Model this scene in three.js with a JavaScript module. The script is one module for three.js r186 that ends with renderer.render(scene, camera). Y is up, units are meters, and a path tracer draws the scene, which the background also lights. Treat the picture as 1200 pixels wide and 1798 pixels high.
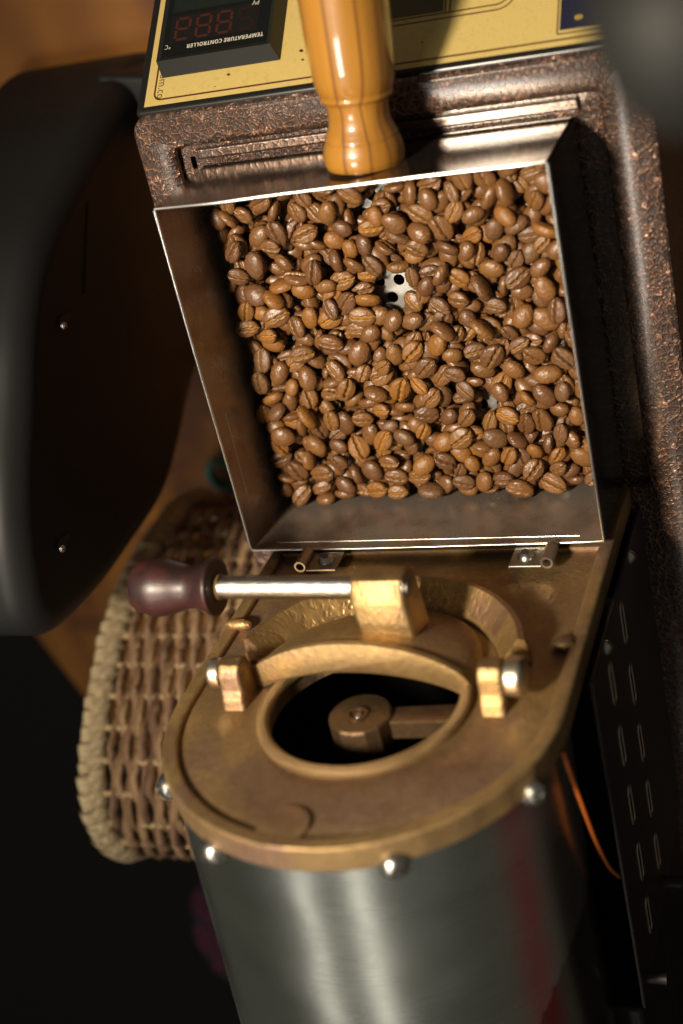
import * as THREE from 'three';
import { RoundedBoxGeometry } from 'three/addons/geometries/RoundedBoxGeometry.js';
import { mergeGeometries, mergeVertices, toCreasedNormals } from 'three/addons/utils/BufferGeometryUtils.js';
import { TextGeometry } from 'three/addons/geometries/TextGeometry.js';
import { FontLoader } from 'three/addons/loaders/FontLoader.js';
import { RectAreaLightUniformsLib } from 'three/addons/lights/RectAreaLightUniformsLib.js';

// ------------------------------------------------------------------ camera, light, exposure
// Metres. Origin: middle of the tray's rear rim; x across the machine, y up, z from the control panel towards the drum.
const scene = new THREE.Scene();
const camera = new THREE.PerspectiveCamera(38.525, 683 / 1024, 0.02, 30);
camera.position.set(0.1764, 0.4497, -0.1371);
camera.up.set(0.0295, -0.5139, -0.8573);
camera.lookAt(0.1764 - 0.3656, 0.4497 - 0.8038, -0.1371 + 0.4693);
camera.focus = 0.552;
camera.userData.fStop = 5.0;
scene.add(camera);

const renderer = new THREE.WebGLRenderer({ antialias: true });
renderer.setSize(683, 1024);
renderer.toneMapping = THREE.LinearToneMapping;
renderer.toneMappingExposure = 1.0;
renderer.shadowMap.enabled = true;
RectAreaLightUniformsLib.init();

scene.background = new THREE.Color().setRGB(0.09, 0.09, 0.078);   // the dark room around the machine

// the one strong lamp: a small warm spot above, left of and behind the viewer's side of the tray
const key = new THREE.SpotLight(new THREE.Color().setRGB(1.0, 0.87, 0.68), 6.0, 0, 0.36, 0.8, 2);
key.name = 'key_spot';
key.position.set(-0.22, 0.86, -0.26);
key.target.position.set(0.035, 0.0, 0.075);
key.castShadow = true; key.shadow.radius = 3; key.shadow.mapSize.set(2048, 2048);
scene.add(key, key.target);
// three ceiling light panels beyond the tray and the drum, and the pale wall they light; the steel, the lacquer and the brass mirror them
const panels = [[-0.30, 1.12, 0.255, 0.28, 0.17, 20], [0.0, 1.12, 1.15, 0.07, 1.0, 3.4], [-0.60, 1.12, 1.2, 0.10, 0.9, 2.6]];
const panelLights = panels.map(([x, y, z, w, h, k]) => {
  const l = new THREE.RectAreaLight(new THREE.Color().setRGB(1.0, 0.93, 0.82), k, w, h); l.name = 'ceiling_panel_light';
  l.position.set(x, y - 0.004, z); l.rotation.x = -Math.PI / 2; scene.add(l); return l;
});

// ------------------------------------------------------------------ helpers
let seed = 7;
const rnd = () => { seed = (seed * 1664525 + 1013904223) >>> 0; return seed / 4294967296; };
const rr = (a, b) => a + (b - a) * rnd();
const V = (x, y, z) => new THREE.Vector3(x, y, z);
const names = {};
function numbered(n) { const k = names[n] = (names[n] ?? -1) + 1; return k ? `${n}_${String(k).padStart(3, '0')}` : n; }
function finish(o) { o.traverse((c) => { if (c.isMesh) { c.castShadow = true; c.receiveShadow = true; } }); return o; }
function thing(name, label, category, pos = [0, 0, 0], group) {
  const o = new THREE.Group(); o.name = numbered(name); o.position.set(...pos); scene.add(o);
  o.userData = { label, category }; if (group) o.userData.group = group;
  return o;
}
function part(parent, name, geo, mat, label) {
  const m = new THREE.Mesh(geo, mat); m.name = name; m.castShadow = m.receiveShadow = true; parent.add(m);
  if (label) m.userData.label = label;
  return m;
}
function struct(name, geo, mat) { const m = new THREE.Mesh(geo, mat); m.name = name; m.userData.kind = 'structure'; m.castShadow = m.receiveShadow = true; scene.add(m); return m; }
// uv in metres from the dominant axis of each face
function boxUV(g, s = 1) {
  g = g.index ? g.toNonIndexed() : g;
  const p = g.attributes.position, uv = new Float32Array(p.count * 2), a = V(), b = V(), c = V();
  for (let i = 0; i < p.count; i += 3) {
    a.fromBufferAttribute(p, i); b.fromBufferAttribute(p, i + 1); c.fromBufferAttribute(p, i + 2);
    const n = b.clone().sub(a).cross(c.clone().sub(a)), x = Math.abs(n.x), y = Math.abs(n.y), z = Math.abs(n.z);
    [a, b, c].forEach((q, k) => {
      const [u, v] = y >= x && y >= z ? [q.x, q.z] : x >= z ? [q.z, q.y] : [q.x, q.y];
      uv[(i + k) * 2] = u * s; uv[(i + k) * 2 + 1] = v * s;
    });
  }
  g.setAttribute('uv', new THREE.BufferAttribute(uv, 2));
  return g;
}
function box(w, h, d, x, y, z, r = 0.0006, seg = 2) { const g = new RoundedBoxGeometry(w, h, d, seg, Math.min(r, w / 2.01, h / 2.01, d / 2.01)); g.translate(x, y, z); return boxUV(g); }
function extr(shape, depth, bev = 0, seg = 2, curve = 24) {
  let g = new THREE.ExtrudeGeometry(shape, { depth: depth - 2 * bev, bevelEnabled: bev > 0, bevelThickness: bev, bevelSize: bev, bevelOffset: -bev, bevelSegments: seg, curveSegments: curve });
  g.translate(0, 0, bev);
  return boxUV(toCreasedNormals(g, 0.7));
}
const xz = (g) => g.rotateX(Math.PI / 2);            // shape (x, z) pushed down from y = 0
const zy = (g) => g.rotateY(-Math.PI / 2);           // shape (z, y) pushed towards -x from x = 0
function poly(pts) { const s = new THREE.Shape(); pts.forEach(([x, y], i) => (i ? s.lineTo(x, y) : s.moveTo(x, y))); s.closePath(); return s; }
function rrect(x0, y0, x1, y1, r, T = THREE.Shape) {
  const s = new T(); s.moveTo(x0 + r, y0); s.lineTo(x1 - r, y0); s.absarc(x1 - r, y0 + r, r, -Math.PI / 2, 0); s.lineTo(x1, y1 - r); s.absarc(x1 - r, y1 - r, r, 0, Math.PI / 2);
  s.lineTo(x0 + r, y1); s.absarc(x0 + r, y1 - r, r, Math.PI / 2, Math.PI); s.lineTo(x0, y0 + r); s.absarc(x0 + r, y0 + r, r, Math.PI, 1.5 * Math.PI); return s;
}
function circ(x, y, r, T = THREE.Path) { const p = new T(); p.absarc(x, y, r, 0, Math.PI * 2); return p; }
function tube(pts, r, seg = 40, rad = 10, closed = false) { return new THREE.TubeGeometry(new THREE.CatmullRomCurve3(pts.map((p) => V(...p)), closed), seg, r, rad, closed); }
function rod(a, b, r, seg = 24, r2 = r) {
  const A = V(...a), B = V(...b), g = new THREE.CylinderGeometry(r2, r, A.distanceTo(B), seg);
  g.applyQuaternion(new THREE.Quaternion().setFromUnitVectors(V(0, 1, 0), B.clone().sub(A).normalize())); g.translate(...A.add(B).multiplyScalar(0.5).toArray());
  return g;
}
function lathe(pts, seg = 48) { return new THREE.LatheGeometry(new THREE.SplineCurve(pts.map((p) => new THREE.Vector2(...p))).getPoints(pts.length * 7), seg); }
function along(g, at, dir) { g.applyQuaternion(new THREE.Quaternion().setFromUnitVectors(V(0, 1, 0), V(...dir).normalize())); g.translate(...at); return g; }

// ------------------------------------------------------------------ textures (all tile)
function hash(x, y, k) { let h = (x * 374761393 + y * 668265263 + k * 2147483647) | 0; h = Math.imul(h ^ (h >>> 13), 1274126177); h ^= h >>> 16; return (h >>> 0) / 4294967296; }
function vnoise(u, v, n, k) {                                     // value noise with n cells per tile
  const x = u * n, y = v * n, i = Math.floor(x), j = Math.floor(y), f = x - i, g = y - j, s = f * f * (3 - 2 * f), t = g * g * (3 - 2 * g), m = (a) => ((a % n) + n) % n;
  const a = hash(m(i), m(j), k), b = hash(m(i + 1), m(j), k), c = hash(m(i), m(j + 1), k), d = hash(m(i + 1), m(j + 1), k);
  return a + (b - a) * s + (c - a) * t + (a - b - c + d) * s * t;
}
function fbm(u, v, n, k, oct = 4) { let a = 0, w = 0.5, sum = 0; for (let o = 0; o < oct; o++) { a += w * vnoise(u, v, n << o, k + o); sum += w; w *= 0.5; } return a / sum; }
function worley(u, v, n, k) {
  const x = u * n, y = v * n, i = Math.floor(x), j = Math.floor(y); let f1 = 9, f2 = 9, id = 0;
  for (let a = -1; a < 2; a++) for (let b = -1; b < 2; b++) {
    const ci = (((i + a) % n) + n) % n, cj = (((j + b) % n) + n) % n, dx = i + a + hash(ci, cj, k) - x, dy = j + b + hash(ci, cj, k + 5) - y, d = Math.hypot(dx, dy);
    if (d < f1) { f2 = f1; f1 = d; id = hash(ci, cj, k + 9); } else if (d < f2) f2 = d;
  }
  return [f1, f2, id];
}
const enc = (c) => Math.max(0, Math.min(255, Math.round(255 * (c <= 0.0031308 ? c * 12.92 : 1.055 * Math.pow(c, 1 / 2.4) - 0.055))));
function tex(n, fn, srgb, rep = 1, m = n) {                         // fn(u, v) -> linear rgb or a number
  const d = new Uint8Array(n * m * 4);
  for (let y = 0; y < m; y++) for (let x = 0; x < n; x++) {
    const c = fn((x + 0.5) / n, (y + 0.5) / m), o = (y * n + x) * 4;
    for (let k = 0; k < 3; k++) { const q = typeof c === 'number' ? c : c[k]; d[o + k] = srgb ? enc(q) : Math.max(0, Math.min(255, Math.round(q * 255))); }
    d[o + 3] = 255;
  }
  const t = new THREE.DataTexture(d, n, m); t.wrapS = t.wrapT = THREE.RepeatWrapping; t.magFilter = THREE.LinearFilter; t.minFilter = THREE.LinearFilter;
  t.repeat.set(rep, rep); if (srgb) t.colorSpace = THREE.SRGBColorSpace; t.needsUpdate = true; return t;
}
const lerp3 = (a, b, t) => a.map((x, i) => x + (b[i] - x) * t), sat = (x) => Math.max(0, Math.min(1, x)), smooth = (a, b, x) => { const t = sat((x - a) / (b - a)); return t * t * (3 - 2 * t); };
const STD = (o) => new THREE.MeshStandardMaterial(o), PHY = (o) => new THREE.MeshPhysicalMaterial(o), lin = (r, g, b) => new THREE.Color().setRGB(r, g, b);

// hammered copper-brown paint: leathery cells with raised seams, copper flecks
const HR = 1 / 0.095;
const hamH = tex(1024, (u, v) => { const du = 0.022 * (fbm(u, v, 20, 3, 3) - 0.5), dv = 0.022 * (fbm(u, v, 20, 8, 3) - 0.5), [a, b] = worley(u + du, v + dv, 34, 1), [c, d] = worley(u + dv, v + du, 60, 21); return sat(0.75 * (1 - smooth(0, 0.34, b - a)) + 0.3 * (1 - smooth(0, 0.4, d - c)) * vnoise(u, v, 30, 6) + 0.15 * vnoise(u, v, 14, 2)); }, false, HR);
const hamC = tex(1024, (u, v) => { const du = 0.022 * (fbm(u, v, 20, 3, 3) - 0.5), dv = 0.022 * (fbm(u, v, 20, 8, 3) - 0.5), [a, b, id] = worley(u + du, v + dv, 34, 1), t = (1 - smooth(0, 0.4, b - a)) * (0.35 + 0.65 * vnoise(u, v, 40, 4)) + 0.25 * id * vnoise(u, v, 11, 5); return lerp3([0.055, 0.038, 0.033], [0.30, 0.155, 0.095], sat(t)); }, true, HR);
const hammered = PHY({ map: hamC, bumpMap: hamH, bumpScale: 0.0009, roughness: 0.36, metalness: 0.55, clearcoat: 1, clearcoatRoughness: 0.2 });
// aged brass casting: gold, brown tarnish and purple-brown heat stain in ragged patches
const BR = 1 / 0.16;
const brassC = tex(1024, (u, v) => {
  const p = fbm(u, v, 5, 31, 5), q = fbm(u + 0.3, v + 0.1, 7, 41, 5), f = fbm(u, v, 90, 51, 3);
  let c = lerp3([0.37, 0.24, 0.10], [0.23, 0.145, 0.07], 0.85 * smooth(0.36, 0.7, p)); c = lerp3(c, [0.23, 0.135, 0.10], 0.75 * smooth(0.48, 0.72, q));
  return c.map((x) => x * (0.86 + 0.38 * f));
}, true, BR);
const brassR = tex(512, (u, v) => 0.36 + 0.3 * fbm(u, v, 8, 61, 5), false, BR);
const brassB = tex(1024, (u, v) => 0.5 * fbm(u, v, 64, 71, 4) + 0.5 * smooth(0.5, 0.8, fbm(u, v, 120, 81, 2)), false, BR);
const tarnC = tex(1024, (u, v) => {
  const p = fbm(u, v, 4, 33, 5), q = fbm(u + 0.4, v + 0.2, 5, 43, 5), f = fbm(u, v, 90, 51, 3);
  let c = lerp3([0.40, 0.255, 0.10], [0.30, 0.19, 0.085], smooth(0.36, 0.62, p)); c = lerp3(c, [0.235, 0.145, 0.105], 0.65 * smooth(0.48, 0.66, q));
  return c.map((x) => x * (0.84 + 0.4 * f));
}, true, BR);
const brassFace = STD({ map: tarnC, roughnessMap: brassR, bumpMap: brassB, bumpScale: 0.00015, roughness: 0.92, metalness: 0.7 });
const brass = STD({ map: brassC, roughnessMap: brassR, bumpMap: brassB, bumpScale: 0.00012, roughness: 1, metalness: 0.7 });
const brassRough = STD({ map: brassC, roughnessMap: brassR, bumpMap: brassB, bumpScale: 0.00028, roughness: 0.95, metalness: 0.8, color: lin(1.15, 1.12, 1.05) });
const brassBright = STD({ map: brassC, bumpMap: brassB, bumpScale: 0.00016, roughness: 0.52, metalness: 0.9, color: lin(0.98, 0.98, 1.0) });
const bronzeDark = STD({ map: brassC, roughness: 0.5, metalness: 0.8, color: lin(0.42, 0.40, 0.46), bumpMap: brassB, bumpScale: 0.0001 });
// steels
const scratch = tex(1024, (u, v) => 0.55 * vnoise(u, v, 512, 91) * vnoise(u, v, 6, 95) + 0.3 * fbm(u, v, 6, 92, 4) + 0.15 * vnoise(u, v, 300, 93), false, 1 / 0.1);
const trayC = tex(1024, (u, v) => { const s = smooth(0.52, 0.75, fbm(u, v, 6, 101, 5)), d = smooth(0.66, 0.74, fbm(u, v, 48, 111, 3)) * smooth(0.4, 0.6, fbm(u, v, 5, 121, 3)); return lerp3(lerp3([0.33, 0.285, 0.245], [0.24, 0.195, 0.16], s), [0.36, 0.22, 0.1], 0.7 * d); }, true, 1 / 0.1);
const traySteel = STD({ map: trayC, color: lin(0.95, 0.92, 0.9), roughnessMap: scratch, roughness: 1, metalness: 0.68 });
const trayOuter = STD({ map: trayC, color: lin(0.85, 0.82, 0.8), roughness: 0.12, metalness: 0.95, bumpMap: scratch, bumpScale: 0.00002 });
const edgeSteel = STD({ color: lin(0.72, 0.69, 0.65), roughness: 0.28, metalness: 1 });
const floorSteel = STD({ color: lin(0.42, 0.40, 0.37), roughness: 0.45, metalness: 1, bumpMap: scratch, bumpScale: 0.00008 });
const rodSteel = STD({ color: lin(0.6, 0.56, 0.5), roughness: 0.26, metalness: 1, bumpMap: scratch, bumpScale: 0.00006 });
const screwSteel = STD({ color: lin(0.5, 0.47, 0.42), roughness: 0.28, metalness: 1 });
const brush = tex(512, (u, v) => 0.5 * vnoise(u, v, 256, 131) + 0.3 * fbm(u, v, 4, 132, 4) + 0.2 * vnoise(u, v, 500, 133), false, 1);
const drumR = tex(512, (u, v) => 0.5 + 0.45 * fbm(u, v, 7, 134, 5) + 0.08 * vnoise(u * 0.02, v, 400, 135), false, 1);
const drumSteel = PHY({ color: lin(0.58, 0.59, 0.54), roughness: 0.34, metalness: 1, anisotropy: 0.35, roughnessMap: drumR, bumpMap: tex(512, (u, v) => fbm(u, v, 6, 137, 3), false, 1), bumpScale: 0.0016 });
const blackMetal = STD({ color: lin(0.018, 0.017, 0.016), roughness: 0.42, metalness: 0.4, bumpMap: scratch, bumpScale: 0.00005 });
const drumInside = STD({ color: lin(0.3, 0.27, 0.23), roughness: 0.22, metalness: 1 });
const holeShade = STD({ color: lin(0.16, 0.15, 0.13), roughness: 0.5, metalness: 1 });  // dark steel for flat discs, the shade of their holes put into the colour
const plastic = PHY({ color: lin(0.012, 0.012, 0.0125), roughness: 0.55, roughnessMap: tex(256, (u, v) => 0.75 + 0.25 * fbm(u, v, 6, 311, 4), false, 6), specularIntensity: 0.4 });
// woods
const woodC = tex(512, (u, v) => {                                   // grain runs along v
  const w = u + 0.05 * (fbm(u, v * 0.5, 4, 141, 3) - 0.5), g = 0.6 * vnoise(w, v * 0.5, 14, 142) + 0.4 * fbm(u, v, 6, 144, 4), f = vnoise(u, v * 0.1, 160, 143), st = Math.max(Math.exp(-(((w - 0.964) / 0.007) ** 2)), 0.9 * Math.exp(-(((w - 0.07) / 0.0065) ** 2)), 0.85 * Math.exp(-(((w - 0.33) / 0.012) ** 2)), 0.7 * Math.exp(-(((w - 0.15) / 0.01) ** 2)));
  return lerp3(lerp3(lerp3([0.42, 0.195, 0.026], [0.28, 0.115, 0.013], g), [0.22, 0.085, 0.010], 0.35 * f), [0.075, 0.018, 0.008], 0.7 * st);
}, true, 1);
const handleWood = PHY({ map: woodC, roughness: 0.35, bumpMap: brush, bumpScale: 0.00006, clearcoat: 1, clearcoatRoughness: 0.04 });
const redWoodC = tex(512, (u, v) => lerp3([0.05, 0.013, 0.011], [0.017, 0.007, 0.007], smooth(0.35, 0.65, fbm(u, v, 6, 151, 5)) * 0.8 + 0.2 * vnoise(u, v, 90, 152)), true, 1);
const knobWood = PHY({ map: redWoodC, roughness: 0.42, clearcoat: 0.3, clearcoatRoughness: 0.35, bumpMap: brush, bumpScale: 0.0001 });
const tableC = tex(1024, (u, v) => { const w = fbm(u, v, 3, 161, 4), g = 0.5 + 0.5 * Math.sin((u * 10 + 2.6 * w) * 6.283), f = fbm(u, v, 12, 162, 4); return lerp3(lerp3([0.25, 0.092, 0.009], [0.16, 0.053, 0.005], g * 0.6), [0.12, 0.035, 0.006], smooth(0.5, 0.75, f)); }, true, 1 / 0.4);
const tableWood = PHY({ map: tableC, roughness: 0.45, clearcoat: 0.25, clearcoatRoughness: 0.3 });
const wick = (a, b, k) => STD({ map: tex(256, (u, v) => lerp3(a, b, smooth(0.3, 0.7, fbm(u, v, 8, k, 4))), true, 1), roughness: 0.75 });
const wickA = wick([0.19, 0.105, 0.05], [0.09, 0.042, 0.02], 171), wickB = wick([0.27, 0.165, 0.08], [0.12, 0.06, 0.028], 173), wickC = wick([0.46, 0.34, 0.18], [0.3, 0.2, 0.1], 175);
const rimWick = STD({ map: tex(256, (u, v) => lerp3([0.56, 0.44, 0.26], [0.34, 0.24, 0.125], smooth(0.35, 0.7, fbm(u, v, 7, 177, 5))), true, 3), roughness: 0.7, bumpMap: brush, bumpScale: 0.0004 });

// ------------------------------------------------------------------ floor and table
struct('floor', boxUV(new THREE.BoxGeometry(5, 0.05, 5).translate(0, -0.975, 0.5)), STD({ color: lin(0.010, 0.0075, 0.005), roughness: 0.95 }));
const tb = thing('wooden_table', 'orange brown varnished wooden table under the roaster', 'table', [0, -0.2, 0]);
part(tb, 'table_top', xz(extr(poly([[-0.534, -0.14], [-0.39, 0.222], [-0.326, 0.382], [-0.295, 0.46], [-0.278, 0.51], [-0.278, 0.6], [-0.05, 0.6], [0.05, 0.4], [0.16, 0.37], [0.16, -0.6], [-0.718, -0.6]]), 0.03, 0.003, 3)), tableWood);
for (const [x, z] of [[0.11, 0.32], [-0.25, 0.4], [0.11, -0.54], [-0.62, -0.54]]) part(tb, 'leg', box(0.05, 0.72, 0.05, x, -0.391, z, 0.004), tableWood);

struct('room_wall', boxUV(new THREE.BoxGeometry(8, 2.6, 0.05).translate(-1, 0.3, 2.3)), STD({ color: lin(0.5, 0.52, 0.45), roughness: 0.9 }));
panels.forEach(([x, y, z, w, h, k], i) => {
  const t = thing('ceiling_light', ['bright square ceiling light mirrored on the housing right of the wooden handle', 'long narrow ceiling light mirrored as the right streak on the drum', 'long narrow ceiling light mirrored as the left streak on the drum'][i], 'ceiling light', [x, y, z]);
  part(t, 'lit_panel', new THREE.BoxGeometry(w, 0.004, h), STD({ color: lin(0.6, 0.6, 0.6), emissive: lin(1, 0.93, 0.82), emissiveIntensity: 0.2 * k }));
  part(t, 'frame', box(w + 0.03, 0.02, h + 0.03, 0, 0.0125, 0, 0.004), STD({ color: lin(0.2, 0.2, 0.2), roughness: 0.6 }));
});

{ // dark red cloth hanging well to the right of the machine; the drum mirrors it
  const g = new THREE.PlaneGeometry(1.3, 0.17, 120, 8), p = g.attributes.position;
  for (let i = 0; i < p.count; i++) p.setZ(i, 0.02 * Math.sin(p.getX(i) * 42) + 0.008 * Math.sin(p.getX(i) * 97 + 1));
  g.computeVertexNormals(); const c = new THREE.Mesh(g, STD({ color: lin(0.5, 0.035, 0.06), roughness: 0.9, side: THREE.DoubleSide })); c.name = 'red_cloth'; c.rotation.y = -Math.PI / 2; c.position.set(0.56, 0.045, 0.95); c.castShadow = c.receiveShadow = true;
  c.userData = { label: 'long dark red cloth right of the machine, mirrored as red band on drum', category: 'cloth' }; scene.add(c);
}

// ------------------------------------------------------------------ coffee roaster
const ro = thing('coffee_roaster', 'small copper brown and brass coffee roaster with steel drum', 'coffee roaster', [0, -0.2, 0]);
// parts are written in scene coordinates and shifted to the roaster's foot
const P = (name, geo, mat, label, parent) => part(parent ?? ro, name, parent ? geo : geo.translate(0, 0.2, 0), mat, label);
{ // housing: top sheet with a rectangular recess for the tray
  const s = rrect(-0.0955, -0.0225, 0.0985, 0.36, 0.008); s.holes.push(rrect(-0.0805, -0.0085, 0.0805, 0.145, 0.003, THREE.Path));
  const top = xz(extr(s, 0.005, 0.0022, 3)).translate(0, -0.045, 0);
  const sides = [box(0.004, 0.115, 0.37, -0.0925, -0.1072, 0.175, 0.001), box(0.004, 0.115, 0.37, 0.0955, -0.1072, 0.175, 0.001), box(0.18, 0.115, 0.004, 0.0015, -0.1072, 0.352, 0.001)];
  P('housing', mergeGeometries([top, ...sides].map((g) => boxUV(g))), hammered);
  const rec = rrect(-0.082, -0.010, 0.082, 0.147, 0.002); rec.holes.push(rrect(-0.062, 0.012, 0.062, 0.128, 0.004, THREE.Path), rrect(-0.0769, -0.0036, -0.0747, 0.0014, 0.0003, THREE.Path));
  P('recess_floor', boxUV(xz(extr(rec, 0.002, 0)).translate(0, -0.0503, 0)), hammered);
  // raised lip in the recess, just in front of the tray
  P('recess_lip', box(0.146, 0.0022, 0.0042, 0, -0.0492, -0.0046, 0.001, 3), PHY({ color: lin(0.11, 0.075, 0.06), roughness: 0.3, metalness: 0.7, clearcoat: 0.6, clearcoatRoughness: 0.15, bumpMap: hamH, bumpScale: 0.0001 }));
  P('base_plate', box(0.19, 0.004, 0.37, 0.0015, -0.169, 0.166, 0.001), blackMetal);
  for (const [x, z] of [[-0.075, 0.02], [0.08, 0.02], [-0.075, 0.32], [0.08, 0.32]]) P('foot', new THREE.CylinderGeometry(0.011, 0.013, 0.0285, 20).translate(x, -0.1855, z), plastic);
}
// sloping control panel: its own frame has x across, y out of the panel, z down the slope (away from the tray)
const slope = THREE.MathUtils.degToRad(50), panelAt = V(0, -0.0465, -0.0235);
const onPanel = new THREE.Matrix4().makeBasis(V(1, 0, 0), V(0, Math.cos(slope), -Math.sin(slope)), V(0, Math.sin(slope), Math.cos(slope))).setPosition(panelAt);   // local z points UP the slope
const pan = (g) => g.applyMatrix4(onPanel);
const pbox = (w, h, d, x, y, s, r = 0.0005, n = 2) => pan(box(w, h, d, x, y, -s, r, n));
P('front_plate', pbox(0.189, 0.006, 0.135, 0.0015, -0.0030, 0.0665, 0.0022, 4), STD({ color: lin(0.02, 0.019, 0.018), roughness: 0.24, metalness: 0.5 }));
const W = 0.1835, H = 0.12, PX1 = 0.0945, PX0 = PX1 - W, S0 = 0.0020;
function panelTexture() {
  const k = 2048 / W, c = document.createElement('canvas'); c.width = 2048; c.height = Math.round(H * k); const g = c.getContext('2d');
  const X = (x) => (PX1 - x) * k, Y = (s) => (s - S0) * k, L = (m) => m * k;
  g.fillStyle = '#cbb16c'; g.fillRect(0, 0, c.width, c.height);
  for (let i = 0; i < 5200; i++) { const r = rr(1, 7), a = rr(0.02, 0.07); g.fillStyle = rnd() < 0.5 ? `rgba(90,60,10,${a})` : `rgba(255,240,180,${a})`; g.beginPath(); g.ellipse(rr(0, c.width), rr(0, c.height), r * 2, r, rr(0, 3), 0, 7); g.fill(); }
  const line = (w, col, f) => { g.strokeStyle = col; g.lineWidth = L(w); g.beginPath(); f(); g.stroke(); };
  const rect = (x0, s0, x1, s1, r) => { const a = Math.min(X(x0), X(x1)), b = Y(s0), w = Math.abs(X(x0) - X(x1)), h = Y(s1) - Y(s0), q = L(r); g.moveTo(a + q, b); g.lineTo(a + w - q, b); g.arcTo(a + w, b, a + w, b + q, q); g.lineTo(a + w, b + h - q); g.arcTo(a + w, b + h, a + w - q, b + h, q); g.lineTo(a + q, b + h); g.arcTo(a, b + h, a, b + h - q, q); g.lineTo(a, b + q); g.arcTo(a, b, a + q, b, q); };
  line(0.0007, '#4a2415', () => rect(-0.0853, 0.0045, 0.0925, 0.115, 0.003));
  // framed box at the right of the handle, double outline, dark inner field edge
  line(0.0006, '#5a3a1c', () => rect(-0.004, 0.0208, 0.0530, 0.062, 0.007)); line(0.0006, '#5a3a1c', () => rect(-0.002, 0.0230, 0.0508, 0.060, 0.005)); line(0.0006, '#5a3a1c', () => { g.moveTo(X(0.0275), Y(0.0235)); g.lineTo(X(0.0275), Y(0.060)); g.moveTo(X(0.0292), Y(0.0235)); g.lineTo(X(0.0292), Y(0.060)); });
  g.fillStyle = '#5d5236'; g.fillRect(X(0.0268), Y(0.0238), L(0.028), L(0.036));
  // small blue square with a yellow mark
  g.fillStyle = '#202338'; g.fillRect(X(0.0865), Y(0.0082), L(0.0175), L(0.016)); line(0.0005, '#3a2a20', () => rect(0.0682, 0.0068, 0.0875, 0.0256, 0.0004));
  g.fillStyle = '#b59a45'; g.beginPath(); g.ellipse(X(0.0752), Y(0.0125), L(0.0015), L(0.0011), 0, 0, 7); g.fill();
  for (const [x, s, r] of [[-0.0265, 0.0165, 0.0006], [-0.0255, 0.0125, 0.0004], [-0.055, 0.011, 0.0005], [-0.06, 0.0066, 0.0002], [0.02, 0.012, 0.0003]]) { g.fillStyle = '#4b2b12'; g.beginPath(); g.ellipse(X(x), Y(s), L(r) * 1.5, L(r), 0.4, 0, 7); g.fill(); }
  return [c, X, Y, L, g];
}
const quad = (x0, s0, x1, s1, h) => {                                // flat sheet on the panel; picture right is -x, picture down is up the slope's s
  const g = new THREE.BufferGeometry();
  g.setAttribute('position', new THREE.Float32BufferAttribute([x1, h, -s0, x0, h, -s0, x0, h, -s1, x1, h, -s1], 3));
  g.setAttribute('uv', new THREE.Float32BufferAttribute([0, 1, 1, 1, 1, 0, 0, 0], 2)); g.setIndex([0, 1, 2, 0, 2, 3]); g.computeVertexNormals();
  if (g.attributes.normal.getY(0) < 0) { g.setIndex([0, 2, 1, 0, 3, 2]); g.computeVertexNormals(); }
  return pan(g);
};
function canvasMat(c, o) { const t = new THREE.CanvasTexture(c); t.colorSpace = THREE.SRGBColorSpace; t.magFilter = THREE.LinearFilter; t.anisotropy = 8; return STD({ map: t, ...o }); }
const [pc, pX, pY, pL, pg] = panelTexture();
pg.save(); pg.translate(pX(-0.0841), pY(0.0160)); pg.rotate(-Math.PI / 2); pg.fillStyle = '#3a1c10'; pg.font = `${Math.round(pL(0.0040))}px sans-serif`; pg.fillText('om.co', -pL(0.0), 0); pg.restore();
const decal = P('control_panel', quad(PX0, S0, PX1, S0 + H, 0.0002), canvasMat(pc, { roughness: 0.38, metalness: 0.25, bumpMap: brassB, bumpScale: 0.00004 }));
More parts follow.
